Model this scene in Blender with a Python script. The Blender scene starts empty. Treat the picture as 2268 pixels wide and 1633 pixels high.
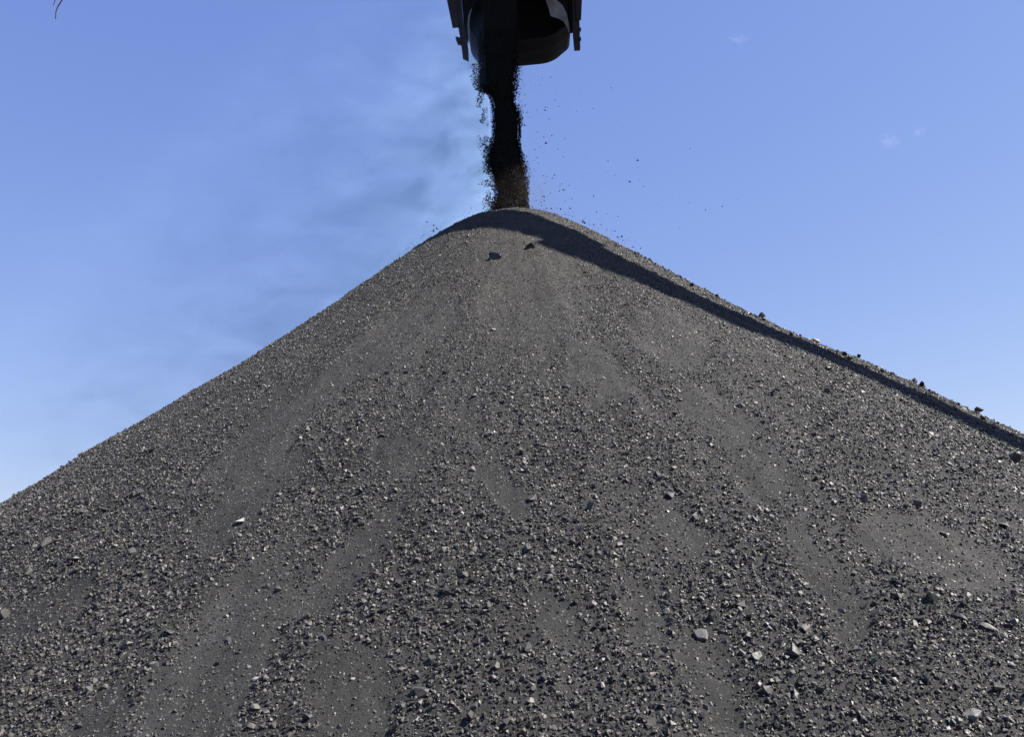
import bpy, bmesh, math, random
import numpy as np
from mathutils import Vector, Matrix

random.seed(11)
rng = np.random.default_rng(11)
R = math.radians
scene = bpy.context.scene
col = scene.collection

# ------------------------------------------------------------------ camera
PW, PH = 2268.0, 1633.0                       # pixel units in which photo positions are noted below
HFOV, PITCH, ROLL = 62.0, 13.0, 3.1
CAM = np.array([0.0, 0.0, 1.6])
FPX = PW / 2 / math.tan(R(HFOV) / 2)
_p, _r = R(PITCH), R(ROLL)
FWD = np.array([0, math.cos(_p), math.sin(_p)])
_up = np.array([0, -math.sin(_p), math.cos(_p)])
_ri = np.array([1.0, 0, 0])
RIGHT = _ri * math.cos(_r) - _up * math.sin(_r)
UP = _up * math.cos(_r) + _ri * math.sin(_r)
cam_d = bpy.data.cameras.new('camera')
cam_d.sensor_width = 36.0
cam_d.lens = 18.0 / math.tan(R(HFOV) / 2)
cam_d.clip_start, cam_d.clip_end = 0.05, 20000
cam = bpy.data.objects.new('camera', cam_d)
col.objects.link(cam)
cam.matrix_world = Matrix(((RIGHT[0], UP[0], -FWD[0], CAM[0]),
                           (RIGHT[1], UP[1], -FWD[1], CAM[1]),
                           (RIGHT[2], UP[2], -FWD[2], CAM[2]), (0, 0, 0, 1)))
scene.camera = cam

# ------------------------------------------------------------------ sky, sun, exposure
SUN_AZ, SUN_EL = 8.0, 47.0                    # sun stands to the right of the view, a little towards the camera
SUN = np.array([math.cos(R(SUN_EL)) * math.cos(R(SUN_AZ)), -math.cos(R(SUN_EL)) * math.sin(R(SUN_AZ)), math.sin(R(SUN_EL))])
EXPOSURE = 1.5
world = bpy.data.worlds.new('World')
scene.world = world
world.use_nodes = True
wt = world.node_tree
wt.nodes.clear()
w_out = wt.nodes.new('ShaderNodeOutputWorld')
w_bg = wt.nodes.new('ShaderNodeBackground')
w_sky = wt.nodes.new('ShaderNodeTexSky')
w_sky.sky_type = 'NISHITA'
w_sky.sun_disc = False
w_sky.sun_elevation = R(SUN_EL)
w_sky.sun_rotation = math.atan2(SUN[0], SUN[1])
w_sky.altitude = 200
w_sky.air_density = 1.0
w_sky.dust_density = 0.1
w_sky.ozone_density = 3.0
# the photograph's own rendering of the sky's colour: one response curve per channel, the same in every direction
w_sep = wt.nodes.new('ShaderNodeSeparateColor')
w_com = wt.nodes.new('ShaderNodeCombineColor')
wt.links.new(w_sky.outputs[0], w_sep.inputs[0])
for _i, (_e, _s) in enumerate(((0.70, 0.92), (0.62, 0.865), (0.33, 1.01))):
    _m = wt.nodes.new('ShaderNodeMath'); _m.operation = 'MULTIPLY'; _m.inputs[1].default_value = 0.12
    _q = wt.nodes.new('ShaderNodeMath'); _q.operation = 'POWER'; _q.inputs[1].default_value = _e
    _n = wt.nodes.new('ShaderNodeMath'); _n.operation = 'MULTIPLY'; _n.inputs[1].default_value = _s / 0.15 / 2 ** EXPOSURE
    wt.links.new(w_sep.outputs[_i], _m.inputs[0])
    wt.links.new(_m.outputs[0], _q.inputs[0])
    wt.links.new(_q.outputs[0], _n.inputs[0])
    wt.links.new(_n.outputs[0], w_com.inputs[_i])
wt.links.new(w_com.outputs[0], w_bg.inputs[0])
w_bg.inputs[1].default_value = 0.15
wt.links.new(w_bg.outputs[0], w_out.inputs[0])

sun_d = bpy.data.lights.new('sun', 'SUN')
sun_d.energy = 5.0
sun_d.angle = R(0.53)
sun_d.color = (1.0, 0.95, 0.87)
sun = bpy.data.objects.new('sun', sun_d)
col.objects.link(sun)
sun.location = (30, -5, 40)
sun.rotation_euler = Vector(SUN).to_track_quat('Z', 'Y').to_euler()

scene.view_settings.view_transform = 'Standard'
scene.view_settings.look = 'None'
scene.view_settings.exposure = EXPOSURE
scene.view_settings.gamma = 1.0
scene.render.engine = 'CYCLES'
scene.cycles.volume_bounces = 1
scene.cycles.max_bounces = 6


# ------------------------------------------------------------------ helpers
def ray(px, py):
    px, py = np.asarray(px, float), np.asarray(py, float)
    d = FWD * FPX + RIGHT * (px - PW / 2)[..., None] + UP * (PH / 2 - py)[..., None]
    return d / np.linalg.norm(d, axis=-1, keepdims=True)


def at(px, py, depth):
    """the point seen at a photo pixel whose world y is `depth`"""
    d = ray(px, py)
    return CAM + d * (depth / d[..., 1:2] if d.ndim > 1 else depth / d[1])


def project(q):
    q = q - CAM
    z = q @ FWD
    zs = np.where(z > 0.1, z, 0.1)
    return PW / 2 + FPX * (q @ RIGHT) / zs, PH / 2 - FPX * (q @ UP) / zs, z


def tag(o, label=None, cat=None, group=None, kind=None):
    if label: o['label'] = label
    if cat: o['category'] = cat
    if group: o['group'] = group
    if kind: o['kind'] = kind
    return o


def link(name, me, parent=None):
    o = bpy.data.objects.new(name, me)
    col.objects.link(o)
    if parent is not None:
        o.parent = parent
    return o


def np_mesh(name, verts, tris, mat, attrs=None, smooth=False):
    me = bpy.data.meshes.new(name)
    nv, nf = len(verts), len(tris)
    k = tris.shape[1]
    me.vertices.add(nv)
    me.vertices.foreach_set('co', np.ascontiguousarray(verts, np.float32).ravel())
    me.loops.add(nf * k)
    me.loops.foreach_set('vertex_index', np.ascontiguousarray(tris, np.int32).ravel())
    me.polygons.add(nf)
    me.polygons.foreach_set('loop_start', np.arange(0, nf * k, k, dtype=np.int32))
    me.polygons.foreach_set('loop_total', np.full(nf, k, np.int32))
    me.polygons.foreach_set('use_smooth', np.full(nf, smooth, bool))
    me.update(calc_edges=True)
    me.validate()
    for an, av in (attrs or {}).items():
        a = me.attributes.new(an, 'FLOAT', 'POINT')
        a.data.foreach_set('value', np.ascontiguousarray(av, np.float32))
    me.materials.append(mat)
    return me


# gradient noise on arrays
_perm = rng.permutation(512)
_perm = np.concatenate([_perm, _perm])
_ga = rng.uniform(0, 2 * math.pi, 512)
_gx, _gy = np.cos(_ga), np.sin(_ga)


def perlin(x, y, seed=0):
    x = x + seed * 17.31
    y = y + seed * 7.77
    xi, yi = np.floor(x).astype(int), np.floor(y).astype(int)
    xf, yf = x - xi, y - yi
    u, v = xf * xf * xf * (xf * (xf * 6 - 15) + 10), yf * yf * yf * (yf * (yf * 6 - 15) + 10)

    def g(ix, iy, fx, fy):
        h = _perm[(_perm[ix & 511] + iy) & 511]
        return _gx[h] * fx + _gy[h] * fy
    a = g(xi, yi, xf, yf); b = g(xi + 1, yi, xf - 1, yf)
    c = g(xi, yi + 1, xf, yf - 1); d = g(xi + 1, yi + 1, xf - 1, yf - 1)
    return ((a + u * (b - a)) + v * ((c + u * (d - c)) - (a + u * (b - a)))) * 1.5


def fbm(x, y, octv=4, seed=0, gain=0.5):
    s, a, t = 0.0, 1.0, 0.0
    for i in range(octv):
        s = s + a * perlin(x * 2 ** i, y * 2 ** i, seed + i * 3)
        t += a
        a *= gain
    return s / t


def sstep(a, b, x):
    t = np.clip((x - a) / (b - a), 0, 1)
    return t * t * (3 - 2 * t)


# ------------------------------------------------------------------ materials
def new_mat(name):
    m = bpy.data.materials.new(name)
    m.use_nodes = True
    return m, m.node_tree, m.node_tree.nodes['Principled BSDF']


def node(t, kind, **kw):
    n = t.nodes.new(kind)
    for k, v in kw.items():
        setattr(n, k, v)
    return n


def math_node(t, op, a, b=None, c=None, clamp=False):
    n = t.nodes.new('ShaderNodeMath')
    n.operation = op
    n.use_clamp = clamp
    for i, v in enumerate((a, b, c)):
        if v is None: continue
        if isinstance(v, (int, float)): n.inputs[i].default_value = v
        else: t.links.new(v, n.inputs[i])
    return n.outputs[0]


def noise_node(t, vec, scale, detail=4, rough=0.6):
    n = t.nodes.new('ShaderNodeTexNoise')
    n.inputs['Scale'].default_value = scale
    n.inputs['Detail'].default_value = detail
    n.inputs['Roughness'].default_value = rough
    t.links.new(vec, n.inputs['Vector'])
    return n.outputs['Fac']


def ramp(t, fac, stops):
    n = t.nodes.new('ShaderNodeValToRGB')
    while len(n.color_ramp.elements) < len(stops):
        n.color_ramp.elements.new(0.5)
    for e, (p, c) in zip(n.color_ramp.elements, stops):
        e.position = p
        e.color = (c, c, c, 1) if isinstance(c, (int, float)) else (*c, 1)
    t.links.new(fac, n.inputs[0])
    return n.outputs[0]


def coal_mat(name, tone_from, rough=(0.42, 0.75), bump=0.25, spec=0.5):
    """broken coal: grey base, tone per lump (attribute or object random), dust film and facets"""
    m, t, b = new_mat(name)
    tc = node(t, 'ShaderNodeTexCoord')
    geo = node(t, 'ShaderNodeNewGeometry')
    if tone_from == 'attr':
        at_ = node(t, 'ShaderNodeAttribute', attribute_name='tone')
        tone = at_.outputs['Fac']
    else:
        oi = node(t, 'ShaderNodeObjectInfo')
        tone = math_node(t, 'ADD', 0.14, math_node(t, 'MULTIPLY', oi.outputs['Random'], 0.62))
    colr = ramp(t, tone, [(0.0, (0.0030, 0.0029, 0.0030)), (0.12, (0.0150, 0.0142, 0.0134)), (0.4, (0.0343, 0.0324, 0.0297)), (0.7, (0.0522, 0.0488, 0.0440)),
                          (0.88, (0.0747, 0.0699, 0.0620)), (0.95, (0.1119, 0.1049, 0.0921)), (1.0, (0.1940, 0.1805, 0.1568))])
    n1 = noise_node(t, geo.outputs['Position'], 55, 3)
    mx = node(t, 'ShaderNodeMix', data_type='RGBA', blend_type='MULTIPLY')
    mx.inputs[0].default_value = 1.0
    t.links.new(colr, mx.inputs[6])
    t.links.new(ramp(t, n1, [(0.3, 0.62), (0.7, 1.3)]), mx.inputs[7])
    t.links.new(mx.outputs[2], b.inputs['Base Color'])
    t.links.new(ramp(t, n1, [(0.3, rough[0]), (0.7, rough[1])]), b.inputs['Roughness'])
    b.inputs['Specular IOR Level'].default_value = spec
    bp = node(t, 'ShaderNodeBump')
    bp.inputs['Strength'].default_value = bump
    bp.inputs['Distance'].default_value = 0.006
    t.links.new(noise_node(t, geo.outputs['Position'], 140, 3), bp.inputs['Height'])
    t.links.new(bp.outputs[0], b.inputs['Normal'])
    return m


M_LUMP = coal_mat('broken_coal', 'attr')
M_LUMP_OBJ = coal_mat('broken_coal_single', 'object')
M_STREAM = coal_mat('falling_coal_dust', 'attr', (0.7, 0.9), 0.25, 0.08)


def rock_mat(name, c, rough=0.6):
    m, t, b = new_mat(name)
    geo = node(t, 'ShaderNodeNewGeometry')
    n1 = noise_node(t, geo.outputs['Position'], 38, 5)
    n2 = noise_node(t, geo.outputs['Position'], 160, 3)
    mx = node(t, 'ShaderNodeMix', data_type='RGBA', blend_type='MULTIPLY')
    mx.inputs[0].default_value = 1.0
    mx.inputs[6].default_value = (*c, 1)
    t.links.new(ramp(t, n1, [(0.3, 0.5), (0.68, 1.2)]), mx.inputs[7])
    t.links.new(mx.outputs[2], b.inputs['Base Color'])
    b.inputs['Roughness'].default_value = rough
    bp = node(t, 'ShaderNodeBump')
    bp.inputs['Strength'].default_value = 0.35
    bp.inputs['Distance'].default_value = 0.006
    t.links.new(n2, bp.inputs['Height'])
    t.links.new(bp.outputs[0], b.inputs['Normal'])
    return m


M_PALE = rock_mat('pale_shale', (0.135, 0.131, 0.123))
M_WHITE = rock_mat('white_stone', (0.33, 0.32, 0.30))
M_TAN = rock_mat('tan_stone', (0.21, 0.18, 0.125))
M_GREY = rock_mat('grey_shale', (0.055, 0.054, 0.052))
M_BLACK = rock_mat('dark_coal_and_shade', (0.012, 0.012, 0.013), 0.45)  # black coal; on the skyline rocks it paints in the boom's shade


def fines_mat():
    """coal fines between the lumps"""
    m, t, b = new_mat('coal_fines')
    geo = node(t, 'ShaderNodeNewGeometry')
    pos = geo.outputs['Position']
    big = noise_node(t, pos, 0.9, 3)
    mid = noise_node(t, pos, 9, 5)
    fin = noise_node(t, pos, 60, 4, 0.7)
    gr = noise_node(t, pos, 210, 2, 0.7)
    at_ = node(t, 'ShaderNodeAttribute', attribute_name='warm')
    c0 = node(t, 'ShaderNodeMix', data_type='RGBA')
    t.links.new(at_.outputs['Fac'], c0.inputs[0])
    c0.inputs[6].default_value = (0.0266, 0.0261, 0.0254, 1)
    c0.inputs[7].default_value = (0.0322, 0.0298, 0.0258, 1)
    cur = c0.outputs[2]
    for fac, lo, hi in ((big, 0.85, 1.15), (mid, 0.82, 1.18), (fin, 0.55, 1.5), (gr, 0.6, 1.45)):
        mx = node(t, 'ShaderNodeMix', data_type='RGBA', blend_type='MULTIPLY')
        mx.inputs[0].default_value = 1.0
        t.links.new(cur, mx.inputs[6])
        t.links.new(ramp(t, fac, [(0.3, lo), (0.7, hi)]), mx.inputs[7])
        cur = mx.outputs[2]
    st_a = node(t, 'ShaderNodeAttribute', attribute_name='streak')      # damp and dry runs down the slope
    mx = node(t, 'ShaderNodeMix', data_type='RGBA', blend_type='MULTIPLY')
    mx.inputs[0].default_value = 1.0
    t.links.new(cur, mx.inputs[6])
    t.links.new(ramp(t, st_a.outputs['Fac'], [(0.2, 0.74), (0.8, 1.2)]), mx.inputs[7])
    cur = mx.outputs[2]
    # scattered lighter grains
    vo = node(t, 'ShaderNodeTexVoronoi', feature='F1')
    vo.inputs['Scale'].default_value = 42
    t.links.new(pos, vo.inputs['Vector'])
    sc_ = node(t, 'ShaderNodeSeparateColor')
    t.links.new(vo.outputs['Color'], sc_.inputs[0])
    sp = math_node(t, 'MULTIPLY', math_node(t, 'LESS_THAN', vo.outputs['Distance'], 0.36),
                   math_node(t, 'GREATER_THAN', sc_.outputs[0], 0.88))
    mx = node(t, 'ShaderNodeMix', data_type='RGBA')
    t.links.new(math_node(t, 'MULTIPLY', sp, 0.75), mx.inputs[0])
    t.links.new(cur, mx.inputs[6])
    mx.inputs[7].default_value = (0.105, 0.102, 0.096, 1)
    t.links.new(mx.outputs[2], b.inputs['Base Color'])
    b.inputs['Roughness'].default_value = 0.8
    b.inputs['Specular IOR Level'].default_value = 0.18
    h = math_node(t, 'ADD', math_node(t, 'MULTIPLY', fin, 1.0), math_node(t, 'MULTIPLY', gr, 0.5))
    bp = node(t, 'ShaderNodeBump')
    bp.inputs['Strength'].default_value = 0.9
    bp.inputs['Distance'].default_value = 0.016
    t.links.new(h, bp.inputs['Height'])
    t.links.new(bp.outputs[0], b.inputs['Normal'])
    return m


M_FINES = fines_mat()


def steel_mat(name, c, rough, metal=0.0, spec=0.2):
    m, t, b = new_mat(name)
    geo = node(t, 'ShaderNodeNewGeometry')
    n1 = noise_node(t, geo.outputs['Position'], 4, 6)
    mx = node(t, 'ShaderNodeMix', data_type='RGBA', blend_type='MULTIPLY')
    mx.inputs[0].default_value = 1.0
    mx.inputs[6].default_value = (*c, 1)
    t.links.new(ramp(t, n1, [(0.3, 0.6), (0.7, 1.3)]), mx.inputs[7])
    t.links.new(mx.outputs[2], b.inputs['Base Color'])
    b.inputs['Roughness'].default_value = rough
    b.inputs['Metallic'].default_value = metal
    b.inputs['Specular IOR Level'].default_value = spec
    return m


M_STEEL = steel_mat('dusty_dark_steel', (0.022, 0.020, 0.021), 0.65)
M_HOOD = steel_mat('shaded_hood_steel', (0.0045, 0.0045, 0.0055), 0.8)  # near-black colour also holds the shade inside the hood
M_LINER = steel_mat('skylit_liner_steel', (0.16, 0.165, 0.165), 0.5)
M_RUBBER = steel_mat('belt_rubber', (0.02, 0.02, 0.02), 0.7)
M_PAINT = steel_mat('boom_paint', (0.06, 0.055, 0.048), 0.6)
M_BARK = steel_mat('twig_bark', (0.05, 0.04, 0.03), 0.8)

# ------------------------------------------------------------------ ground
m_ground, _t, _b = new_mat('coal_yard_ground')
_g = node(_t, 'ShaderNodeNewGeometry')
_t.links.new(ramp(_t, noise_node(_t, _g.outputs['Position'], 0.7, 8, 0.7), [(0.3, (0.04, 0.04, 0.04)), (0.7, (0.10, 0.095, 0.085))]), _b.inputs['Base Color'])
_b.inputs['Roughness'].default_value = 0.9
gv = np.array([(-6000, -6000, 0), (6000, -6000, 0), (6000, 6000, 0), (-6000, 6000, 0)], float)
ground = link('ground', np_mesh('ground', gv, np.array([[0, 1, 2, 3]]), m_ground))
tag(ground, kind='structure')

# ------------------------------------------------------------------ coal pile surface
AX, AY = 0.105, 16.0                          # pile axis
AZ = 7.494 + CAM[2]                           # where the straight flanks would meet
TAN = math.tan(R(37.3))
CR = 1.0                                      # radius over which the top is rounded


def polar(x, y):
    dx, dy = x - AX, y - AY
    return np.hypot(dx, dy), np.arctan2(dx, -dy)     # azimuth 0 faces the camera, + to the right


# streaks of smooth fines and fields of coarse lumps, traced at photo positions (x0, y0, x1, y1, half width)
FINES = [(590, 1310, 400, 1600, 100), (870, 1150, 740, 1290, 42), (740, 1290, 700, 1330, 38), (790, 1500, 780, 1633, 85),
         (960, 700, 800, 800, 55), (800, 800, 600, 940, 42), (600, 940, 500, 1070, 35), (640, 1010, 480, 1180, 48),
         (180, 1310, 30, 1400, 42), (1560, 1430, 1600, 1640, 58), (1830, 1270, 1890, 1390, 46), (1760, 1190, 1830, 1280, 32),
         (1450, 730, 1520, 770, 50), (1620, 950, 1700, 1060, 50), (1550, 900, 1620, 960, 45), (1960, 1180, 2180, 1270, 55),
         (1410, 1330, 1440, 1400, 42), (1090, 1050, 1150, 1130, 32), (860, 990, 900, 1020, 30), (1300, 800, 1340, 850, 45),
         (1480, 1120, 1520, 1180, 40), (250, 1560, 180, 1640, 45), (1230, 1360, 1260, 1410, 32), (1160, 600, 1180, 660, 120)]
COARSE = [(800, 850, 720, 1000, 90), (690, 1070, 750, 1110, 75), (900, 1180, 1350, 1250, 90), (560, 1240, 620, 1280, 60),
          (100, 1190, 260, 1290, 120), (880, 1380, 1180, 1600, 150), (1750, 1480, 2240, 1610, 150), (1520, 1330, 1720, 1450, 60),
          (1640, 1210, 1720, 1230, 60), (2000, 1330, 2268, 1430, 90), (130, 1480, 40, 1600, 130), (1150, 920, 1250, 1000, 80),
          (650, 1400, 560, 1560, 35), (1900, 850, 2200, 1030, 60), (330, 1020, 200, 1090, 90), (1250, 1500, 1450, 1620, 120),
          (1420, 1000, 1500, 1090, 60), (1640, 1560, 1700, 1640, 50)]


def capsules(px, py, caps):
    out = np.zeros_like(px)
    for x0, y0, x1, y1, w in caps:
        dx, dy = x1 - x0, y1 - y0
        t = np.clip(((px - x0) * dx + (py - y0) * dy) / (dx * dx + dy * dy), 0, 1)
        d = np.hypot(px - x0 - t * dx, py - y0 - t * dy) / w
        out = np.maximum(out, 1 - sstep(0.45, 1.35, d))
    return out


def base_height(x, y):
    r, a = polar(x, y)
    z = AZ - TAN * (r ** 4 + CR ** 4) ** 0.25
    z = z - 0.17 * np.exp(-((r - 4.6) / 2.3) ** 2)                     # slightly hollow flank
    return z


def coarse_mask(x, y):
    r, a = polar(x, y)
    px, py, dz = project(np.stack([x, y, base_height(x, y)], -1))
    wx = 42 * fbm(x * 2.6, y * 2.6, 4, 41, 0.7)
    wy = 42 * fbm(x * 2.6, y * 2.6, 4, 47, 0.7)
    front = (dz > 1) & (np.abs(a) < 1.3)
    fi = capsules(px + wx, py + wy, FINES) * front
    co = capsules(px + wx, py + wy, COARSE) * front
    nz = fbm(a * 16 + 0.6 * fbm(x, y, 2, 8), r * 0.45, 5, 5, 0.6) * sstep(2.0, 5.0, r) + 0.4 * fbm(x * 3.4, y * 3.4, 3, 9)
    c = 0.66 + nz * 0.6 + 0.4 * co - 0.84 * fi - 0.2 * np.exp(-(r / 2.6) ** 2)
    return sstep(0.0, 0.95, c), fi


def height(x, y, fine=True):
    r, a = polar(x, y)
    z = base_height(x, y)
    c, fi = coarse_mask(x, y)
    away = sstep(1.2, 5.0, r)
    z = z + away * 0.075 * fbm(a * 7, r * 0.45, 4, 3) + sstep(4.0, 8.5, r) * 0.02 * fbm(a * 30, r * 0.5, 3, 85)
    z = z + 0.035 * away * fbm(x * 1.1, y * 1.1, 4, 13)
    z = z + 0.022 * (c - 0.4) * away
    if fine:
        z = z + (0.006 + 0.016 * c) * fbm(x * 7, y * 7, 3, 21)
        z = z + (0.003 + 0.010 * c) * fbm(x * 22, y * 22, 2, 27)
        z = z + 0.030 * np.exp(-(r / 5.0) ** 2) * fbm(x * 2.6, y * 2.6, 4, 93, 0.65)
        # soft slump terraces towards the top
        z = z + 0.022 * np.exp(-((r - 2.0) / 1.5) ** 2) * perlin(r * 7 + 0.8 * fbm(x * 2, y * 2, 2, 33), a * 1.5, 35)
    return z, c


def hit(px, py):
    """surface point seen at a photo pixel"""
    d = ray(px, py)
    t = np.arange(3.0, 30.0, 0.004)
    q = CAM + d * t[:, None]
    below = q[:, 2] < height(q[:, 0], q[:, 1], False)[0]
    if not below.any():
        gap = q[:, 2] - height(q[:, 0], q[:, 1], False)[0]     # nearest pass over the crest
        k = gap.argmin()
        return np.array([q[k, 0], q[k, 1], q[k, 2] - gap[k]])
    return q[below.argmax()]


# azimuth columns: finest where the flank is nearest the camera
def columns():
    out, a = [0.0], 0.0
    while a < math.pi:
        d = math.sqrt(max(16 + 121 - 2 * 16 * 11 * math.cos(a) + 119, 21))
        d = max(4.6, math.hypot(16 - 11 * math.cos(a), 11 * math.sin(a)))
        st = 0.0050 * d / 11.0 if a < 1.25 else 0.03
        a += st
        out.append(min(a, math.pi))
    out = np.array(out)
    return np.concatenate([-out[:0:-1], out[:-1]])


az_c = columns()
rr = [0.02]
while rr[-1] < 12.6:
    r_ = rr[-1]
    d = math.hypot(16 - r_, 8.9 - 0.76 * r_ - 1.6)
    rr.append(r_ + 0.0056 * d)
rr = np.array(rr)
GA, GR = np.meshgrid(az_c, rr, indexing='ij')
GA = GA + 0.0
gx = AX + GR * np.sin(GA)
gy = AY - GR * np.cos(GA)
gz, gc = height(gx.ravel(), gy.ravel())
na, nr = GA.shape
verts = np.stack([gx.ravel(), gy.ravel(), gz], -1)
ii, jj = np.meshgrid(np.arange(na), np.arange(nr - 1), indexing='ij')
i2 = (ii + 1) % na
quads = np.stack([ii * nr + jj, ii * nr + jj + 1, i2 * nr + jj + 1, i2 * nr + jj], -1).reshape(-1, 4)
warm = np.clip(1.1 - GR.ravel() / 7.5, 0, 1) * 0.9 + 0.25 * fbm(gx.ravel() * 0.6, gy.ravel() * 0.6, 2, 71)
pile = link('coal_pile', None)
pile.location = (AX, AY, 0)
tag(pile, 'huge dark grey cone of crushed coal filling the lower picture', 'coal pile')
PILE_INV = Matrix.Translation((-AX, -AY, 0))
sv = verts - np.array([AX, AY, 0])
surf = link('fines_slope', np_mesh('fines_slope', sv, quads, M_FINES, {'warm': np.clip(warm, 0, 1), 'streak': np.clip(0.5 + 0.75 * sstep(3.0, 8.0, GR.ravel()) * fbm(GA.ravel() * 26 + 0.5 * fbm(gx.ravel(), gy.ravel(), 2, 83), GR.ravel() * 0.5, 4, 81, 0.6), 0, 1)}, smooth=True), pile)
print('pile faces', len(quads))

# ------------------------------------------------------------------ lump shapes
def hull_shape(npts, flat, seed):
    r_ = random.Random(seed)
    bm = bmesh.new()
    for _ in range(npts):
        v = Vector((r_.gauss(0, 1), r_.gauss(0, 1), r_.gauss(0, 1))).normalized()
        v *= r_.uniform(0.82, 1.0)
        # cleave: broken coal is blocky
        v = Vector((max(-0.72, min(0.72, v.x)), max(-0.66, min(0.66, v.y)), max(-0.6, min(0.6, v.z))))
        bm.verts.new((v.x * 0.72, v.y * 0.72 * r_.uniform(0.97, 1.03), v.z * 0.72 * flat))
    bmesh.ops.convex_hull(bm, input=bm.verts)
    for v in [v for v in bm.verts if not v.link_faces]:
        bm.verts.remove(v)
    bmesh.ops.triangulate(bm, faces=bm.faces)
    bm.verts.index_update()
    vs = np.array([v.co[:] for v in bm.verts])
    fs = np.array([[v.index for v in f.verts] for f in bm.faces])
    bm.free()
    ext = vs.max(0) - vs.min(0)
    return vs / ext.max(), fs                  # longest side = 1


SHAPES = [hull_shape(random.choice((9, 10, 11)), random.uniform(0.55, 0.95), k) for k in range(28)]
SMALL = [hull_shape(6, random.uniform(0.6, 0.95), 100 + k) for k in range(14)]


def rot_mats(n, tilt=1.0):
    """random rotations: any heading, tilted by up to `tilt`"""
    q = rng.normal(size=(n, 4)) * np.array([1, tilt, tilt, 1])
    q /= np.linalg.norm(q, axis=1, keepdims=True)
    w, x, y, z = q.T
    return np.stack([np.stack([1 - 2 * (y * y + z * z), 2 * (x * y - z * w), 2 * (x * z + y * w)], -1),
                     np.stack([2 * (x * y + z * w), 1 - 2 * (x * x + z * z), 2 * (y * z - x * w)], -1),
                     np.stack([2 * (x * z - y * w), 2 * (y * z + x * w), 1 - 2 * (x * x + y * y)], -1)], 1)


def scatter(pos, size, tone, shapes, rots=None, aniso=0.3):
    V, F, T = [], [], []
    off = 0
    pick = rng.integers(0, len(shapes), len(pos))
    if rots is None:
        rots = rot_mats(len(pos))
    for k, (vs, fs) in enumerate(shapes):
        m = np.nonzero(pick == k)[0]
        if not len(m): continue
        sc = size[m, None] * (1 - aniso * rng.random((len(m), 3)))
        v = vs[None] * sc[:, None, :]
        v = np.einsum('nij,nkj->nki', rots[m], v) + pos[m, None, :]
        f = fs[None] + (off + np.arange(len(m)) * len(vs))[:, None, None]
        V.append(v.reshape(-1, 3)); F.append(f.reshape(-1, 3)); T.append(np.repeat(tone[m], len(vs)))
        off += len(m) * len(vs)
    return np.concatenate(V), np.concatenate(F), np.concatenate(T)


def slope_frames(x, y):
    """rotation taking +z to the local slope normal"""
    e = 0.05
    zx = (base_height(x + e, y) - base_height(x - e, y)) / (2 * e)
    zy = (base_height(x, y + e) - base_height(x, y - e)) / (2 * e)
    n = np.stack([-zx, -zy, np.ones_like(zx)], -1)
    n /= np.linalg.norm(n, axis=1, keepdims=True)
    t = np.cross(np.array([0, 1.0, 0]), n)
    t /= np.linalg.norm(t, axis=1, keepdims=True)
    b = np.cross(n, t)
    return np.stack([t, b, n], -1), n


def candidates(n, rmax=12.3):
    r = np.sqrt(rng.random(n)) * rmax
    a = rng.uniform(-1.5, 1.5, n)
    x, y = AX + r * np.sin(a), AY - r * np.cos(a)
    return x, y, r


def seen(x, y, margin=0.55):
    """in view or near it: the cover thins out gradually beyond the picture's edges"""
    z = base_height(x, y)
    px, py, dz = project(np.stack([x, y, z], -1))
    out = np.maximum(np.maximum(-px, px - PW) / PW, (py - PH) / PH) - 0.04
    ok = (dz > 0.3) & (rng.random(len(x)) > np.clip(out / margin, 0, 1) ** 0.5)
    fr, n = slope_frames(x, y)
    tocam = CAM - np.stack([x, y, z], -1)
    ok &= (tocam * n).sum(1) > -0.6
    return ok, np.linalg.norm(tocam, axis=1)


ALLP, ALLS, ALLT, ALLR = [], [], [], []


def lump_class(n, smin, smax, power, cmin, min_px, spread=0.17, rmax=12.3, bury=0.02, seed_tone=0.53, near=99.0, up=0.5):
    x, y, r = candidates(n, rmax)
    size = smin * (smax / smin) ** (rng.random(n) ** power)
    size = size * (0.90 + 0.24 * sstep(5.5, 10.5, r))       # the biggest lumps gather towards the foot
    ok, dist = seen(x, y)
    ok &= (size / dist * FPX / 2.215 > min_px) & (dist < near)
    x, y, size, r, dist = x[ok], y[ok], size[ok], r[ok], dist[ok]
    z, c = height(x, y)
    low = sstep(2.5, 9.0, r)                       # coarse lumps roll down: the top stays finer
    c = c * (up + (1 - up) * low)
    keep = rng.random(len(x)) < np.clip(cmin + (1 - cmin) * c ** 1.2, 0, 1)
    x, y, z, c, size = x[keep], y[keep], z[keep], c[keep], size[keep]
    fr, nrm = slope_frames(x, y)
    rots = np.einsum('nij,njk->nik', fr, rot_mats(len(x), 0.55))
    pos = np.stack([x, y, z], -1) + nrm * (size * (bury + (0.06 + (0.22 + 0.14 * sstep(6, 10, r[keep])) * c) * rng.random(len(x)) - 0.05))[:, None]
    tone = np.clip(rng.normal(seed_tone, spread, len(x)), 0.02, 0.86)
    pale = rng.random(len(x)) < 0.009
    tone[pale] = rng.uniform(0.88, 0.99, pale.sum())
    return pos, size, tone, rots


big = lump_class(8000, 0.036, 0.085, 3.2, 0.05, 1.8)
mid = lump_class(115000, 0.021, 0.044, 1.5, 0.10, 1.1)
sml = lump_class(500000, 0.0135, 0.025, 1.0, 0.34, 1.0, up=0.95)
xsm = lump_class(330000, 0.007, 0.014, 1.0, 0.35, 0.95, near=10.5, up=0.7)
for nme, c_ in (('big', big), ('mid', mid), ('sml', sml), ('xsm', xsm)):
    print(nme, len(c_[0]))

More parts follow.
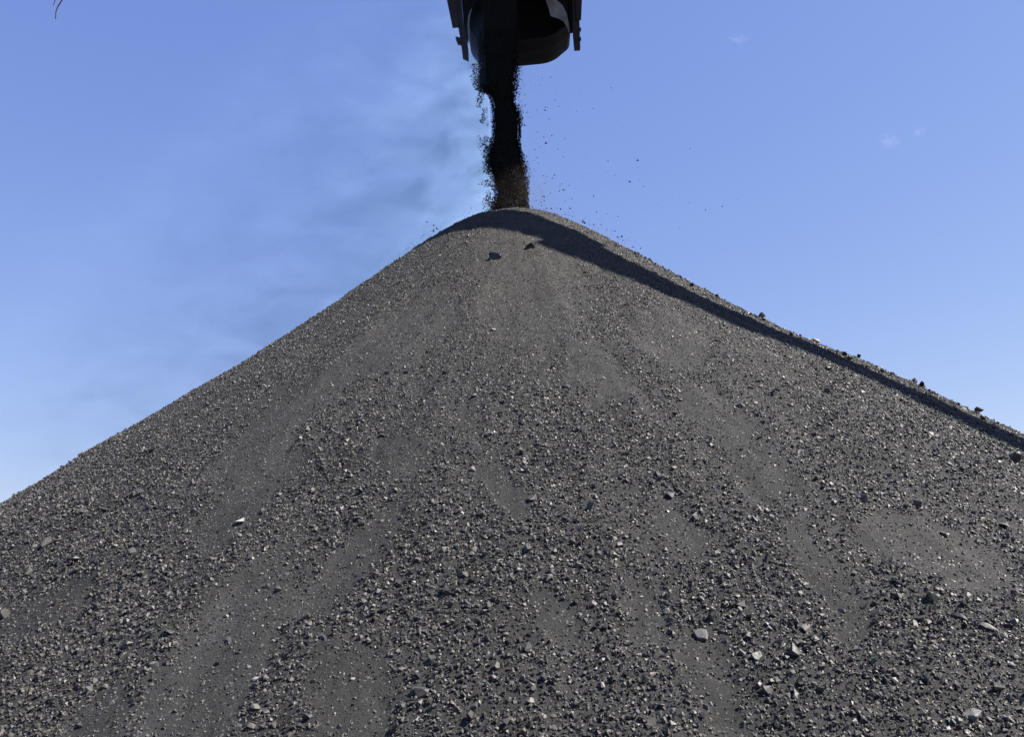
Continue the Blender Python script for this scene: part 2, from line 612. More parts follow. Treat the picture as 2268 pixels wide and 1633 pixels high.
_n = 420
_a = rng.normal(0.84, 0.10, _n) * np.where(rng.random(_n) < 0.55, 1, -1); _r = rng.uniform(2.6, 9.5, _n)
_x, _y = AX + _r * np.sin(_a), AY - _r * np.cos(_a)
_s = np.where(_a > 0, 0.03 * (0.075 / 0.03) ** rng.random(_n), 0.025 * (0.05 / 0.025) ** rng.random(_n))
_z, _c = height(_x, _y)
_f, _nn = slope_frames(_x, _y)
crest = (np.stack([_x, _y, _z], -1) + _nn * (_s * 0.30)[:, None], _s, np.clip(rng.normal(0.25, 0.15, _n), 0.03, 0.8),  # darker tone; on the right crest it paints in the boom's shade
         np.einsum('nij,njk->nik', _f, rot_mats(_n, 0.8)))
big = tuple(np.concatenate([p_, q_]) for p_, q_ in zip(big, crest))
# crumbs that stay on the upper slope
top = lump_class(62000, 0.017, 0.036, 1.6, 0.45, 0.85, 0.22, 6.5, up=1.0)
# the lumps that show largest are single pieces of the pile
px, py, dz = project(big[0])
app = big[1] / dz
app[(px < 0) | (px > PW) | (py < 0) | (py > PH)] = 0
order = np.argsort(-app)
single, rest = order[:290], order[290:]
shape_me = []
for k, (vs, fs) in enumerate(SHAPES):
    shape_me.append(np_mesh('coal_lump', vs, fs, M_LUMP_OBJ))
for i in single:
    o = link('coal_lump', shape_me[int(rng.integers(0, len(shape_me)))], pile)
    s = float(big[1][i])
    mw = Matrix(np.block([[big[3][i] * (s * (1 - 0.3 * rng.random(3))), (big[0][i] - np.array([AX, AY, 0]))[:, None]],
                          [np.zeros((1, 3)), np.ones((1, 1))]]).tolist())
    o.matrix_local = mw

groups = [scatter(big[0][rest], big[1][rest], big[2][rest], SHAPES, big[3][rest]),
          scatter(mid[0], mid[1], mid[2], SHAPES, mid[3]),
          scatter(sml[0], sml[1], sml[2], SMALL, sml[3]),
          scatter(xsm[0], xsm[1], xsm[2], SMALL, xsm[3]),
          scatter(top[0], top[1], top[2], SMALL, top[3])]
V, F, T, off = [], [], [], 0
for v, f, t_ in groups:
    V.append(v); F.append(f + off); T.append(t_); off += len(v)
V, F, T = np.concatenate(V), np.concatenate(F), np.concatenate(T)
print('rubble triangles', len(F))
rub = link('loose_rubble', np_mesh('loose_rubble', V - np.array([AX, AY, 0]), F, M_LUMP, {'tone': T}), pile)
tag(rub, kind='stuff')

# ------------------------------------------------------------------ single rocks that stand out on the pile
ROCKS = [  # photo x, y, width px, (x,y,z proportions), material, name, label, category
    (2152, 1590, 46, (1, .85, .8), M_PALE, 'pale_boulder', 'largest pale angular boulder, bottom right corner of the coal pile', 'boulder'),
    (2188, 1394, 44, (1, .4, .32), M_PALE, 'pale_slab', 'long flat pale slab of shale near the right edge', 'rock'),
    (2096, 1618, 34, (1, .42, .4), M_PALE, 'pale_splinter', 'pale narrow splinter of rock left of the largest boulder', 'rock'),
    (1556, 1412, 40, (1, .85, .5), M_GREY, 'grey_block', 'broad flat grey block beside a smooth streak of fines', 'rock'),
    (857, 1297, 24, (1, .8, .7), M_PALE, 'pale_rock', 'upper and larger of two touching pale rocks left of centre', 'rock'),
    (840, 1313, 18, (1, .8, .7), M_PALE, 'pale_rock', 'lower and smaller of two touching pale rocks left of centre', 'rock'),
    (1179, 1108, 25, (1, .85, .75), M_GREY, 'grey_boulder', 'rounded grey boulder alone in the middle of the slope', 'boulder'),
    (1281, 1253, 26, (1, .62, .6), M_PALE, 'pale_block', 'oblong pale block lying right of the slope centre', 'rock'),
    (916, 1291, 10, (1, .9, .8), M_WHITE, 'white_pebble', 'small bright white pebble right of the two pale rocks', 'pebble'),
    (533, 1160, 24, (1, .6, .55), M_WHITE, 'white_stone', 'whitish stone on the left flank above the big smooth streak', 'stone'),
    (103, 1182, 11, (1, .8, .7), M_WHITE, 'white_pebble', 'tiny bright pebble near the left edge of the picture', 'pebble'),
    (504, 1425, 22, (1, .7, .5), M_PALE, 'pale_chip', 'pale chip in the middle of the smooth lower left streak', 'rock'),
    (345, 1474, 27, (1, .7, .5), M_PALE, 'pale_flake', 'pale grey flake on the lower left fines, farthest left', 'rock'),
    (568, 1508, 20, (1, .6, .5), M_WHITE, 'bright_flake', 'bright tilted flake at the right edge of the smooth streak', 'rock'),
    (1098, 1503, 20, (.9, .8, 1), M_PALE, 'pale_cobble', 'upright pale cobble at the bottom centre of the pile', 'cobble'),
    (1478, 1358, 20, (1, .7, .7), M_PALE, 'pale_wedge', 'pale wedge of rock on fines right of centre', 'rock'),
    (1334, 840, 11, (1, .8, .7), M_WHITE, 'white_chip', 'small white chip high on the slope right of centre', 'pebble'),
    (1183, 551, 25, (1, .9, .9), M_BLACK, 'black_lump', 'black lump of coal just below the shadow near the top', 'coal lump'),
    (1096, 572, 30, (1, .85, .7), M_BLACK, 'black_clod', 'flattened black clod left of the lump below the top', 'coal lump'),
    (1804, 743, 17, (1, .7, .65), M_TAN, 'tan_stone', 'tan stone perched on the right skyline of the pile', 'stone'),
    (1683, 690, 15, (.9, .8, 1), M_BLACK, 'shade_dark_rock', 'shade-darkened rock on the right skyline above the tan stone', 'rock'),
    (1898, 788, 14, (.6, .6, 1), M_BLACK, 'shade_dark_rock', 'upright shade-darkened rock on the right skyline below the tan stone', 'rock'),
    (2022, 844, 16, (.7, .7, 1), M_GREY, 'grey_rock', 'grey rock on the right skyline, upper of a close pair', 'rock'),
    (2038, 850, 15, (.6, .6, 1), M_BLACK, 'shade_dark_rock', 'leaning shade-darkened rock on the right skyline, lower of a close pair', 'rock'),
    (2165, 911, 18, (1, .9, .9), M_BLACK, 'shade_dark_rock', 'round shade-darkened rock on the right skyline, lowest of them', 'rock'),
    (2247, 1022, 30, (.9, .85, 1), M_BLACK, 'black_boulder', 'black boulder at the right edge under the shadow band', 'boulder'),
]
for k, (rx, ry, wpx, prop, mat, nm, lab, cat) in enumerate(ROCKS):
    q = hit(rx, ry)
    dist = (q - CAM) @ FWD
    sky = rx > 1600 and ry < 930                # stands on the skyline, hardly bedded
    s = wpx * dist / FPX * (1.0 if sky or mat in (M_BLACK, M_WHITE) else 0.86)
    vs, fs = SHAPES[(k * 5 + 3) % len(SHAPES)]
    vs2 = vs / (vs.max(0) - vs.min(0)) * np.array(prop) * s
    bm = bmesh.new()
    bvs = [bm.verts.new(v) for v in vs2]
    for f in fs: bm.faces.new([bvs[i] for i in f])
    bmesh.ops.bevel(bm, geom=list(bm.edges), offset=s * 0.045, segments=1, affect='EDGES')
    me = bpy.data.meshes.new(nm)
    bm.to_mesh(me); bm.free()
    me.materials.append(mat)
    o = link(nm, me)
    fr, nrm = slope_frames(np.array([q[0]]), np.array([q[1]]))
    r_ = random.Random(k)
    # long side lies across the slope, bedded a third of its height
    mloc = Matrix(fr[0].tolist()).to_4x4() @ Matrix.Rotation(r_.uniform(-0.5, 0.5), 4, 'Z') @ Matrix.Rotation(r_.uniform(-0.3, 0.3), 4, 'X')
    pos = q + nrm[0] * (prop[2] * s * (0.36 if sky else 0.24))
    o.matrix_world = Matrix.Translation(pos.tolist()) @ mloc
    tag(o, lab, cat)

# ------------------------------------------------------------------ conveyor: boom out to the right, discharge hood over the pile
HY = 16.15                                    # depth of the hood's front
B = np.array([0.898, -0.44, 0.0]); B /= np.linalg.norm(B)          # boom runs right and towards the camera
BN = np.array([0.44, 0.898, 0.0]); BN /= np.linalg.norm(BN)        # away from the camera side
HEAD = np.array([0.1, 15.85, 12.75 + CAM[2]])                      # boom centre line over the pile top
conv = link('stacker_conveyor', None)
conv.location = (float(HEAD[0] + B[0] * 24), float(HEAD[1] + B[1] * 24), 0)
tag(conv, 'dark conveyor head with rounded hood pouring coal at the top edge', 'conveyor')
CO = np.array(conv.location)


def part(name, bm, mat, parent=conv, smooth=False):
    me = bpy.data.meshes.new(name)
    bmesh.ops.recalc_face_normals(bm, faces=bm.faces)
    bm.to_mesh(me); bm.free()
    if smooth:
        me.polygons.foreach_set('use_smooth', [True] * len(me.polygons))
    me.materials.append(mat)
    me.transform(Matrix.Translation((-CO).tolist()))
    return link(name, me, parent)


def prism(bm, front, back):
    """solid between two matching outlines"""
    a = [bm.verts.new(p) for p in front]
    b = [bm.verts.new(p) for p in back]
    n = len(a)
    bm.faces.new(a)
    bm.faces.new(b[::-1])
    for i in range(n):
        bm.faces.new([a[i], b[i], b[(i + 1) % n], a[(i + 1) % n]])


def plate(name, pts, depth, thick, mat, parent=conv, bev=0.006):
    f = np.array([at(x, y, depth) for x, y in pts])
    b = f + np.array([0, thick, 0])
    bm = bmesh.new()
    prism(bm, f, b)
    if bev:
        bmesh.ops.bevel(bm, geom=list(bm.edges), offset=bev, segments=1, affect='EDGES')
    return part(name, bm, mat, parent)


def obox(bm, u0, u1, d0, d1, z0, z1):
    """box along the boom: u along it, d away from the camera side, z above the centre line"""
    c = []
    for z in (z0, z1):
        for u, d in ((u0, d0), (u1, d0), (u1, d1), (u0, d1)):
            c.append(HEAD + B * u + BN * d + np.array([0, 0, z]))
    v = [bm.verts.new(p) for p in c]
    for f in ((0, 1, 2, 3), (4, 7, 6, 5), (0, 4, 5, 1), (1, 5, 6, 2), (2, 6, 7, 3), (3, 7, 4, 0)):
        bm.faces.new([v[i] for i in f])


def bar(bm, p, q, w):
    p, q = np.array(p, float), np.array(q, float)
    d = (q - p) / np.linalg.norm(q - p)
    a = np.cross(d, [0, 0, 1.0] if abs(d[2]) < 0.9 else [1.0, 0, 0]); a /= np.linalg.norm(a)
    b = np.cross(d, a)
    c = [(-1, -1), (1, -1), (1, 1), (-1, 1)]
    prism(bm, [p + (a * i + b * j) * w / 2 for i, j in c], [q + (a * i + b * j) * w / 2 for i, j in c])


def bp(u, d, z):
    return HEAD + B * u + BN * d + np.array([0, 0, z])


K = 0.1755
def cr(cx, cy):                               # notes taken in an enlarged view of the head
    return 949.4 + cx * K, cy * K


# hood: a U-shaped steel shell, open towards the camera, closed by a back sheet
outl = [(1700, -420), (1722, 0), (1750, 200), (1772, 400), (1780, 520), (1765, 600), (1680, 680), (1590, 750), (1470, 795),
        (1300, 815), (1130, 830), (900, 832), (740, 815), (635, 790), (600, 760), (545, 680), (520, 560), (515, 400), (525, 160), (520, -420)]
def catmull(p, k=4):
    p = np.array(p, float); o = []
    for i in range(len(p) - 1):
        a, b, c, d = p[max(i - 1, 0)], p[i], p[i + 1], p[min(i + 2, len(p) - 1)]
        for t_ in np.arange(k) / k:
            o.append(0.5 * (2 * b + (c - a) * t_ + (2 * a - 5 * b + 4 * c - d) * t_ ** 2 + (3 * b - a - 3 * c + d) * t_ ** 3))
    return [tuple(q) for q in o] + [tuple(p[-1])]
outl = catmull(outl)
ctr = np.array(at(*cr(1150, 200), HY + 0.55))
def ring(depth, f=1.0, up=0.0):
    q = np.array([at(*cr(x, y), HY + 0.75) for x, y in outl])
    c = np.array([ctr[0], 0, ctr[2]])
    w = c + (q - c) * np.array([f, 1, f])
    w[:, 1] = depth
    w[:, 2] += up
    return w
bm = bmesh.new()
rs = [ring(HY + 0.0, 0.98, 0.10), ring(HY + 0.25, 0.995, 0.04), ring(HY + 0.6), ring(HY + 0.75)]
ri = [ring(HY + 0.0, 0.95, 0.10), ring(HY + 0.70, 0.96)]
def skin(bm, r0, r1):
    a = [bm.verts.new(p) for p in r0]; b = [bm.verts.new(p) for p in r1]
    for i in range(len(a) - 1): bm.faces.new([a[i], a[i + 1], b[i + 1], b[i]])
for r0, r1 in zip(rs, rs[1:]): skin(bm, r0, r1)
skin(bm, ri[0], ri[1]); skin(bm, rs[0], ri[0])
bm.faces.new([bm.verts.new(p) for p in rs[-1]])
bm.faces.new([bm.verts.new(p) for p in ri[1]])
hood = part('hood', bm, M_HOOD)
# rolled rim round the mouth of the hood
bm = bmesh.new()
rim = ring(HY - 0.012, 0.982, 0.10)
for p, q in zip(rim[1:-2], rim[2:-1]): bar(bm, p, q, 0.035)
part('rim', bm, M_HOOD, hood)
# liner on the right cheek, edge on the left: pale colour paints in skylight
plate('liner_plate', [cr(*p) for p in [(1400, -250), (1620, -250), (1622, 0), (1690, 60), (1740, 160), (1770, 300), (1778, 410), (1748, 340), (1700, 260), (1640, 230), (1540, 195), (1520, 120), (1480, 0)]], HY - 0.10, 0.015, M_LINER, hood, 0)
plate('liner_edge', [cr(*p) for p in [(535, 100), (548, 110), (522, 200), (515, 330), (515, 460), (512, 545), (498, 440), (488, 300), (500, 190)]], HY - 0.10, 0.015, M_LINER, hood, 0)
# head pulley and chute box above the hood (above the picture)
bm = bmesh.new()
c0, c1 = at(*cr(560, -330), HY + 0.3), at(*cr(1650, -330), HY + 0.3)
n = 24
rg = 0.42
a_ = [c0 + np.array([0, math.cos(t) * rg, math.sin(t) * rg]) for t in np.linspace(0, 2 * math.pi, n, endpoint=False)]
b_ = [np.array([c1[0], p[1], p[2] + c1[2] - c0[2]]) for p in a_]
prism(bm, a_, b_)
part('head_pulley', bm, M_RUBBER)

# side frames: stepped hanging plates and posts
LP = [  # name, outline in the enlarged view, depth offset, thickness
    ('side_plate', [(165, -330), (232, 0), (300, 335), (376, 328), (350, 100), (335, 0), (295, -330)], -0.16, 0.05),
    ('post', [(285, -330), (322, 0), (372, 328), (400, 470), (430, 715), (505, 748), (500, 600), (435, 250), (415, 0), (385, -330)], -0.10, 0.09),
    ('inner_plate', [(385, -330), (417, 0), (437, 250), (470, 460), (500, 560), (505, 400), (525, 160), (560, 60), (640, 0), (640, -330)], 0.02, 0.03),
    ('bracket', [(338, 455), (402, 466), (410, 522), (366, 520)], -0.19, 0.14),
    ('side_plate', [(1850, -330), (1935, -330), (1935, 0), (1925, 235), (1862, 235), (1855, 0)], -0.17, 0.05),
    ('post', [(1800, -330), (1900, -330), (1905, 0), (1903, 235), (1915, 605), (1840, 610), (1822, 420), (1812, 0)], -0.11, 0.09),
    ('inner_plate', [(1640, -330), (1808, -330), (1812, 0), (1818, 405), (1782, 412), (1775, 300), (1745, 160), (1695, 55), (1640, 0)], 0.0, 0.03),
]
for nm, pts, dy, th_ in LP:
    plate(nm, [cr(*p) for p in pts], HY + dy, th_, M_STEEL if nm != 'inner_plate' else M_HOOD)
for cx_, cy_ in ((1912, 360), (1912, 480)):
    plate('bolt', [cr(cx_ - 8, cy_ - 20), cr(cx_ + 12, cy_ - 16), cr(cx_ + 12, cy_ + 16), cr(cx_ - 8, cy_ + 20)], HY - 0.14, 0.05, M_STEEL, conv, 0)
# cross beam that carries the side frames
bm = bmesh.new()
e0, e1 = at(*cr(150, -300), HY - 0.05), at(*cr(1960, -300), HY - 0.05)
bar(bm, e0, e1, 0.16)
bar(bm, e0 + np.array([0, .35, .5]), e1 + np.array([0, .35, .5]), 0.16)
part('cross_beam', bm, M_STEEL)

# boom: closed box girder with belt, idlers and hand rail; it leaves the picture at once above its top edge
bm = bmesh.new(); obox(bm, -0.6, 30, 0.08, 0.60, -0.30, 0.22)
bmesh.ops.bevel(bm, geom=list(bm.edges), offset=0.02, segments=1, affect='EDGES')
part('boom_girder', bm, M_PAINT)
bm = bmesh.new(); obox(bm, 8.4, 30, -0.17, 0.078, -0.02, 0.03)
part('walkway', bm, M_STEEL)
bm = bmesh.new(); obox(bm, 4.65, 9.2, 0.602, 0.84, -0.02, 0.03)
part('service_platform', bm, M_STEEL)
bm = bmesh.new(); obox(bm, -0.3, 30, 0.11, 0.57, 0.34, 0.37)
part('belt', bm, M_RUBBER)
for k in range(20):
    bm = bmesh.new()
    for d in (0.12, 0.56): bar(bm, bp(0.6 + k * 1.5, d, 0.2), bp(0.6 + k * 1.5, d, 0.34), 0.06)
    bar(bm, bp(0.6 + k * 1.5, 0.11, 0.31), bp(0.6 + k * 1.5, 0.57, 0.31), 0.05)
    part('idler', bm, M_STEEL)
bm = bmesh.new(); obox(bm, -0.9, 2.8, -1.0, 0.075, -0.28, -0.22)  # unseen plate added to keep sun off the upper stream
part('stream_shade_deck', bm, M_STEEL)
# unseen box added behind the boom head to shade the falling stream
bm = bmesh.new(); obox(bm, 0.9, 4.6, 0.61, 1.75, -0.12, 1.0)
bmesh.ops.bevel(bm, geom=list(bm.edges), offset=0.03, segments=1, affect='EDGES')
part('stream_shade_box', bm, M_PAINT)
bm = bmesh.new(); obox(bm, -1.6, 1.5, -1.1, 1.1, 0.40, 1.3)
bmesh.ops.bevel(bm, geom=list(bm.edges), offset=0.03, segments=1, affect='EDGES')
part('head_enclosure', bm, M_PAINT)
# trestle under the boom, far right of the picture
for du, dd in ((23, -1.4), (25, -1.4), (25, 1.4), (23, 1.4)):
    bm = bmesh.new()
    p = bp(24, 0.3 * np.sign(dd), -0.3); q = bp(du, dd, 0); q[2] = 0.0
    bar(bm, p, q, 0.2)
    part('leg', bm, M_PAINT)

# ------------------------------------------------------------------ falling coal
ROWS = [  # photo y, left x, right x of the dense stream
    (-60, 1062, 1150), (40, 1062, 1150), (130, 1061, 1148), (150, 1060, 1146), (175, 1058, 1143), (200, 1063, 1141), (208, 1078, 1140),
    (225, 1089, 1140), (250, 1091, 1150), (290, 1092, 1153), (312, 1088, 1152), (330, 1082, 1153), (350, 1078, 1158),
    (375, 1083, 1163), (400, 1092, 1166), (425, 1099, 1168), (445, 1094, 1169), (460, 1086, 1171), (485, 1082, 1174)]
SY = 15.86
ry = np.array([r[0] for r in ROWS], float); rl = np.array([r[1] for r in ROWS], float); rrr = np.array([r[2] for r in ROWS], float)
ns_, nt = 260, 72
yy = np.linspace(-60, 485, ns_)
lx, rx_ = np.interp(yy, ry, rl), np.interp(yy, ry, rrr)
cv = []
for k in range(ns_):
    l = at(lx[k] + 6, yy[k], SY); r2 = at(rx_[k] - 6, yy[k], SY)
    c = (l + r2) / 2; w = (r2[0] - l[0]) / 2
    t = np.linspace(0, 2 * math.pi, nt, endpoint=False)
    zz = np.full(nt, l[2])
    n1 = fbm(t * 6 / 1.0 + 3, zz * 2.2, 3, 51) + 0.8 * fbm(t * 14, zz * 9, 3, 57, 0.7)
    rad = 1 + 0.15 * n1
    cv.append(np.stack([c[0] + w * rad * np.cos(t), SY + 0.62 * w * rad * np.sin(t), np.linspace(l[2], l[2], nt) + 0.03 * n1], -1))
cv = np.array(cv)
i_, j_ = np.meshgrid(np.arange(ns_ - 1), np.arange(nt), indexing='ij')
cq = np.stack([i_ * nt + j_, i_ * nt + (j_ + 1) % nt, (i_ + 1) * nt + (j_ + 1) % nt, (i_ + 1) * nt + j_], -1).reshape(-1, 4)
ctri = np.concatenate([cq[:, [0, 1, 2]], cq[:, [0, 2, 3]]])
cvv = cv.reshape(-1, 3)
# lumps and grit riding on and beside the stream
N = 34000
py_ = rng.uniform(60, 470, N)
l_, r_e = np.interp(py_, ry, rl), np.interp(py_, ry, rrr)
side = rng.random(N)
px_ = l_ + (r_e - l_) * rng.random(N)
mL, mR = side < 0.26, side > 0.66
px_[mL] = l_[mL] - rng.exponential(7.0, mL.sum()) + 5
px_[mR] = r_e[mR] + rng.exponential(5.5, mR.sum()) - 5
wv = fbm(px_ * 0.03, py_ * 0.012, 3, 61)
off_edge = np.maximum(l_ - px_, px_ - r_e)
keep = (off_edge < 2) | (wv > -0.12 + off_edge * 0.012)
keep &= ~((py_ < 140) & ((px_ < 1058) | (px_ > 1150)))
px_, py_, off_edge, l_, r_e = px_[keep], py_[keep], off_edge[keep], l_[keep], r_e[keep]
half = (r_e - l_) / 2
tt = np.clip((px_ - (l_ + r_e) / 2) / half, -1, 1)
dep = SY - 0.62 * np.sqrt(1 - tt ** 2) * half * 15.86 / FPX * 1.05 + rng.normal(0, 0.05, len(px_))
sp_ = np.array([at(a, b, d) for a, b, d in zip(px_, py_, dep)])
ss = 0.007 * (0.05 / 0.007) ** (rng.random(len(px_)) ** 3.2)
ss = np.where(off_edge > 6, ss * 0.75, ss)
# loose second strand left of the dense stream
N2 = 7000
sy2 = rng.uniform(140, 455, N2)
sx2 = np.interp(sy2, [140, 200, 260, 330, 380, 420, 455], [1052, 1060, 1068, 1076, 1082, 1078, 1084]) + rng.normal(0, 7.5, N2)
k2 = fbm(sx2 * 0.03, sy2 * 0.03, 3, 67) > 0.02 - 0.2 * ((sy2 > 300) & (sy2 < 350)) - 0.25 * (sy2 > 425)
sx2, sy2 = sx2[k2], sy2[k2]
sp2 = np.array([at(a, b, SY + d) for a, b, d in zip(sx2, sy2, rng.normal(0, 0.15, len(sx2)))])
ss2 = 0.006 * (0.045 / 0.006) ** (rng.random(len(sx2)) ** 3.0)
lp = np.concatenate([sp_, sp2]); ls = np.concatenate([ss, ss2])
fv, ff, ft = scatter(lp, ls, np.clip(rng.normal(0.05, 0.06, len(lp)), 0, 0.35), SMALL)
sv_ = np.concatenate([cvv, fv]); sf_ = np.concatenate([ctri, ff + len(cvv)])
st_ = np.concatenate([np.full(len(cvv), 0.03), ft])
stream = link('falling_coal', np_mesh('falling_coal', sv_, sf_, M_STREAM, {'tone': st_}))
tag(stream, 'black stream of coal falling from the hood onto the pile top', 'falling coal', kind='stuff')

# grit thrown off to the right of the stream and skipping over the crest
N3 = 560
gy_ = 150 + 380 * rng.random(N3) ** 0.8
gx_ = 1160 + rng.exponential(55, N3) * (0.55 + gy_ / 420)
topline = np.interp(gx_, [1160, 1250, 1340, 1500, 1700], [464, 478, 515, 600, 700])
ok = (gy_ < topline - 2) & (rng.random(N3) < 0.45 + 0.55 * (gy_ > 380))
gx_, gy_ = gx_[ok], gy_[ok]
e2 = 260                                           # low bouncing grit along the crest
hx = rng.uniform(880, 1420, e2)
hy = np.interp(hx, [880, 990, 1050, 1123, 1170, 1250, 1340, 1420], [568, 494, 474, 462, 465, 477, 514, 560]) - rng.exponential(8, e2)
gp = np.array([at(a, b, SY + d) for a, b, d in zip(np.concatenate([gx_, hx]), np.concatenate([gy_, hy]), rng.normal(0, 0.5, len(gx_) + e2))])
gs = 0.012 * (0.05 / 0.012) ** (rng.random(len(gp)) ** 2.4)
fv, ff, ft = scatter(gp, gs, np.clip(rng.normal(0.06, 0.06, len(gp)), 0, 0.3), SMALL)
grit = link('flying_grit', np_mesh('flying_grit', fv, ff, M_STREAM, {'tone': ft}))
tag(grit, 'sparse black specks of grit flying around the falling coal', 'grit', kind='stuff')

# ------------------------------------------------------------------ coal dust drifting off to the left
m_dust = bpy.data.materials.new('coal_dust')
m_dust.use_nodes = True
t = m_dust.node_tree
t.nodes.clear()
o_ = node(t, 'ShaderNodeOutputMaterial')
pv = node(t, 'ShaderNodeVolumePrincipled')
pv.inputs['Color'].default_value = (0.08, 0.20, 0.52, 1)  # blue of shaded dust under the sky is put into the colour
pv.inputs['Anisotropy'].default_value = 0.2
geo = node(t, 'ShaderNodeNewGeometry')
sep = node(t, 'ShaderNodeSeparateXYZ')
t.links.new(geo.outputs['Position'], sep.inputs[0])
X, Y, Z = sep.outputs
# ridge line of the left flank: distance above it
zr = math_node(t, 'ADD', math_node(t, 'MULTIPLY', X, 0.62), 9.1 - 0.9)
above = math_node(t, 'SUBTRACT', Z, zr)
fall_up = math_node(t, 'SUBTRACT', 1.0, math_node(t, 'DIVIDE', math_node(t, 'ABSOLUTE', math_node(t, 'SUBTRACT', above, 1.8)), 6.4), clamp=True)
fall_x = math_node(t, 'ADD', 1.0, math_node(t, 'DIVIDE', X, 12.5), clamp=True)
right_edge = math_node(t, 'MULTIPLY', math_node(t, 'SUBTRACT', 0.05, X), 3.0, clamp=True)
mid_y = math_node(t, 'SUBTRACT', 1.0, math_node(t, 'DIVIDE', math_node(t, 'ABSOLUTE', math_node(t, 'SUBTRACT', Y, 17.5)), 2.2), clamp=True)
env = math_node(t, 'MULTIPLY', math_node(t, 'MULTIPLY', fall_up, fall_x), math_node(t, 'MULTIPLY', right_edge, mid_y))
mp = node(t, 'ShaderNodeMapping')
mp.inputs['Rotation'].default_value = (0, R(-32), 0)
mp.inputs['Scale'].default_value = (0.32, 0.5, 0.62)
t.links.new(geo.outputs['Position'], mp.inputs['Vector'])
nn = t.nodes.new('ShaderNodeTexNoise')
nn.inputs['Scale'].default_value = 2.2
nn.inputs['Detail'].default_value = 7
nn.inputs['Distortion'].default_value = 0.9
t.links.new(mp.outputs[0], nn.inputs['Vector'])
puff = math_node(t, 'MULTIPLY', math_node(t, 'SUBTRACT', nn.outputs['Fac'], 0.46), 5.0, clamp=True)
n2 = t.nodes.new('ShaderNodeTexNoise')
n2.inputs['Scale'].default_value = 4.0
n2.inputs['Detail'].default_value = 6
n2.inputs['Roughness'].default_value = 0.6
n2.inputs['Distortion'].default_value = 1.6
t.links.new(mp.outputs[0], n2.inputs['Vector'])
rdg = math_node(t, 'SUBTRACT', 1.0, math_node(t, 'MULTIPLY', math_node(t, 'ABSOLUTE', math_node(t, 'SUBTRACT', n2.outputs['Fac'], 0.5)), 9.0), clamp=True)
close = math_node(t, 'POWER', math_node(t, 'ADD', 1.0, math_node(t, 'DIVIDE', X, 2.8), clamp=True), 2.0)
wisp = math_node(t, 'MULTIPLY', math_node(t, 'MULTIPLY', puff, math_node(t, 'ADD', 0.25, rdg)), math_node(t, 'ADD', 0.34, math_node(t, 'MULTIPLY', close, 1.5)))
t.links.new(math_node(t, 'MULTIPLY', env, wisp), pv.inputs['Density'])
pale = node(t, 'ShaderNodeVolumePrincipled')
pale.inputs['Color'].default_value = (0.58, 0.80, 1.0, 1)
pale.inputs['Anisotropy'].default_value = 0.3
t.links.new(math_node(t, 'MULTIPLY', env, math_node(t, 'MULTIPLY', math_node(t, 'ADD', 0.14, puff), math_node(t, 'ADD', 0.42, math_node(t, 'MULTIPLY', math_node(t, 'ADD', 1.0, math_node(t, 'DIVIDE', X, 6.0), clamp=True), 0.75)))), pale.inputs['Density'])
ad = node(t, 'ShaderNodeAddShader')
t.links.new(pv.outputs[0], ad.inputs[0])
t.links.new(pale.outputs[0], ad.inputs[1])
t.links.new(ad.outputs[0], o_.inputs['Volume'])
bm = bmesh.new()
bmesh.ops.create_cube(bm, size=1)
bmesh.ops.scale(bm, vec=(12.4, 4.4, 13.4), verts=bm.verts)
bmesh.ops.translate(bm, vec=(-6.4, 17.5, 9.6), verts=bm.verts)
me = bpy.data.meshes.new('dust_cloud')
bm.to_mesh(me); bm.free()
me.materials.append(m_dust)
dust = link('dust_cloud', me)
tag(dust, 'thin bluish coal dust drifting left from the falling coal', 'dust', kind='stuff')

# brown dust thrown up where the stream lands
m_imp = bpy.data.materials.new('impact_dust')
m_imp.use_nodes = True
t = m_imp.node_tree
t.nodes.clear()
o_ = node(t, 'ShaderNodeOutputMaterial')
pv = node(t, 'ShaderNodeVolumePrincipled')
pv.inputs['Color'].default_value = (0.22, 0.19, 0.155, 1)
tc = node(t, 'ShaderNodeTexCoord')
ln = node(t, 'ShaderNodeVectorMath', operation='LENGTH')
t.links.new(tc.outputs['Object'], ln.inputs[0])
rad = math_node(t, 'POWER', math_node(t, 'SUBTRACT', 1.0, ln.outputs['Value'], clamp=True), 1.6)
cn = noise_node(t, tc.outputs['Object'], 3.0, 5, 0.6)
t.links.new(math_node(t, 'MULTIPLY', math_node(t, 'MULTIPLY', rad, math_node(t, 'MULTIPLY', math_node(t, 'SUBTRACT', cn, 0.32), 3.0, clamp=True)), 0.7), pv.inputs['Density'])
t.links.new(pv.outputs[0], o_.inputs['Volume'])
bm = bmesh.new()
bmesh.ops.create_icosphere(bm, subdivisions=3, radius=1)
me = bpy.data.meshes.new('impact_dust'); bm.to_mesh(me); bm.free(); me.materials.append(m_imp)
imp = link('impact_dust', me)
imp.location = (at(1150, 452, SY)).tolist()
imp.scale = (1.15, 0.7, 1.0)
tag(imp, 'brownish dust puff at the foot of the falling coal', 'dust', kind='stuff')

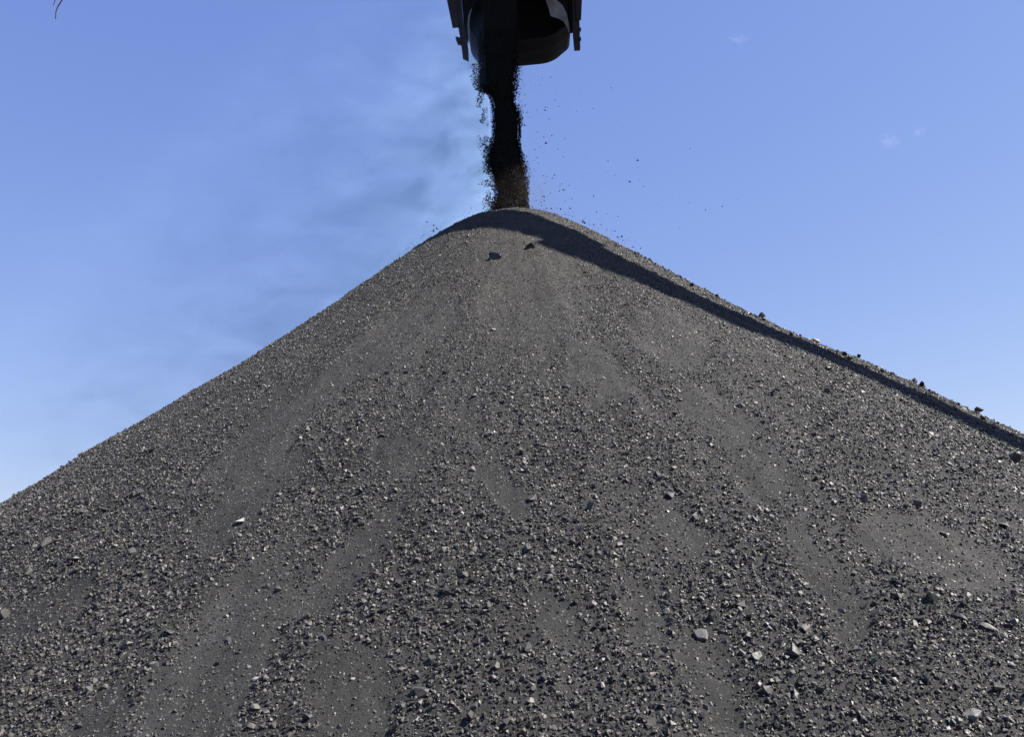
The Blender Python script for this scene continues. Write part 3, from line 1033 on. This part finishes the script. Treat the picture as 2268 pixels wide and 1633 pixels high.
# ------------------------------------------------------------------ twig tip hanging into the top left corner
bm = bmesh.new()
def strand(pts, w0, w1, depth):
    q = [at(x, y, depth) for x, y in pts]
    for i, (a, b) in enumerate(zip(q, q[1:])):
        bar(bm, a, b, w0 + (w1 - w0) * i / len(q))
strand([(190, -160), (165, -70), (148, -25), (137, 0), (128, 14), (124, 25), (123, 41)], 0.010, 0.0035, 6.0)
tw_main = bm
me = bpy.data.meshes.new('stem'); bm.to_mesh(me); bm.free(); me.materials.append(M_BARK)
twig = link('hanging_twig', None)
tq = at(190, -160, 6.0)
twig.location = tq.tolist()
tag(twig, 'thin bare twig tip hanging into the top left corner', 'twig')
me.transform(Matrix.Translation((-tq).tolist()))
link('stem', me, twig)
bm = bmesh.new()
strand([(165, -70), (138, -40), (124, -6), (121, 3), (118, 11)], 0.006, 0.003, 6.0)
me = bpy.data.meshes.new('side_shoot'); bm.to_mesh(me); bm.free(); me.materials.append(M_BARK)
me.transform(Matrix.Translation((-tq).tolist()))
link('side_shoot', me, twig)

# ------------------------------------------------------------------ faint wisps of cloud far behind on the right
m_cloud = bpy.data.materials.new('thin_cloud')
m_cloud.use_nodes = True
t = m_cloud.node_tree
t.nodes.clear()
o_ = node(t, 'ShaderNodeOutputMaterial')
pv = node(t, 'ShaderNodeVolumePrincipled')
pv.inputs['Color'].default_value = (0.98, 0.98, 0.98, 1)
tc = node(t, 'ShaderNodeTexCoord')
ln = node(t, 'ShaderNodeVectorMath', operation='LENGTH')
t.links.new(tc.outputs['Object'], ln.inputs[0])
rad = math_node(t, 'SUBTRACT', 1.0, ln.outputs['Value'], clamp=True)
cn = noise_node(t, tc.outputs['Object'], 2.3, 4, 0.6)
t.links.new(math_node(t, 'MULTIPLY', math_node(t, 'MULTIPLY', rad, math_node(t, 'MULTIPLY', math_node(t, 'SUBTRACT', cn, 0.42), 6.0, clamp=True)), 0.009), pv.inputs['Density'])
t.links.new(pv.outputs[0], o_.inputs['Volume'])
bm = bmesh.new()
bmesh.ops.create_icosphere(bm, subdivisions=3, radius=1)
cm = bpy.data.meshes.new('cloud'); bm.to_mesh(cm); bm.free(); cm.materials.append(m_cloud)
for cx_, cy_, w_, h_, lab in ((1970, 312, 30, 22, 'faint white wisp of cloud in the right sky, brighter of the close pair'),
                              (2036, 290, 20, 13, 'faint small wisp of cloud in the right sky, fainter of the close pair'),
                              (1636, 85, 36, 14, 'faint flat wisp of cloud high in the sky right of the conveyor')):
    o = link('cloud', cm)
    o.location = at(cx_, cy_, 900.0).tolist()
    k_ = 900.0 / FPX
    o.scale = (w_ * k_, 12, h_ * k_)
    o.rotation_euler = (0, R(18), 0)
    tag(o, lab, 'cloud', 'wisps of cloud in the right sky')
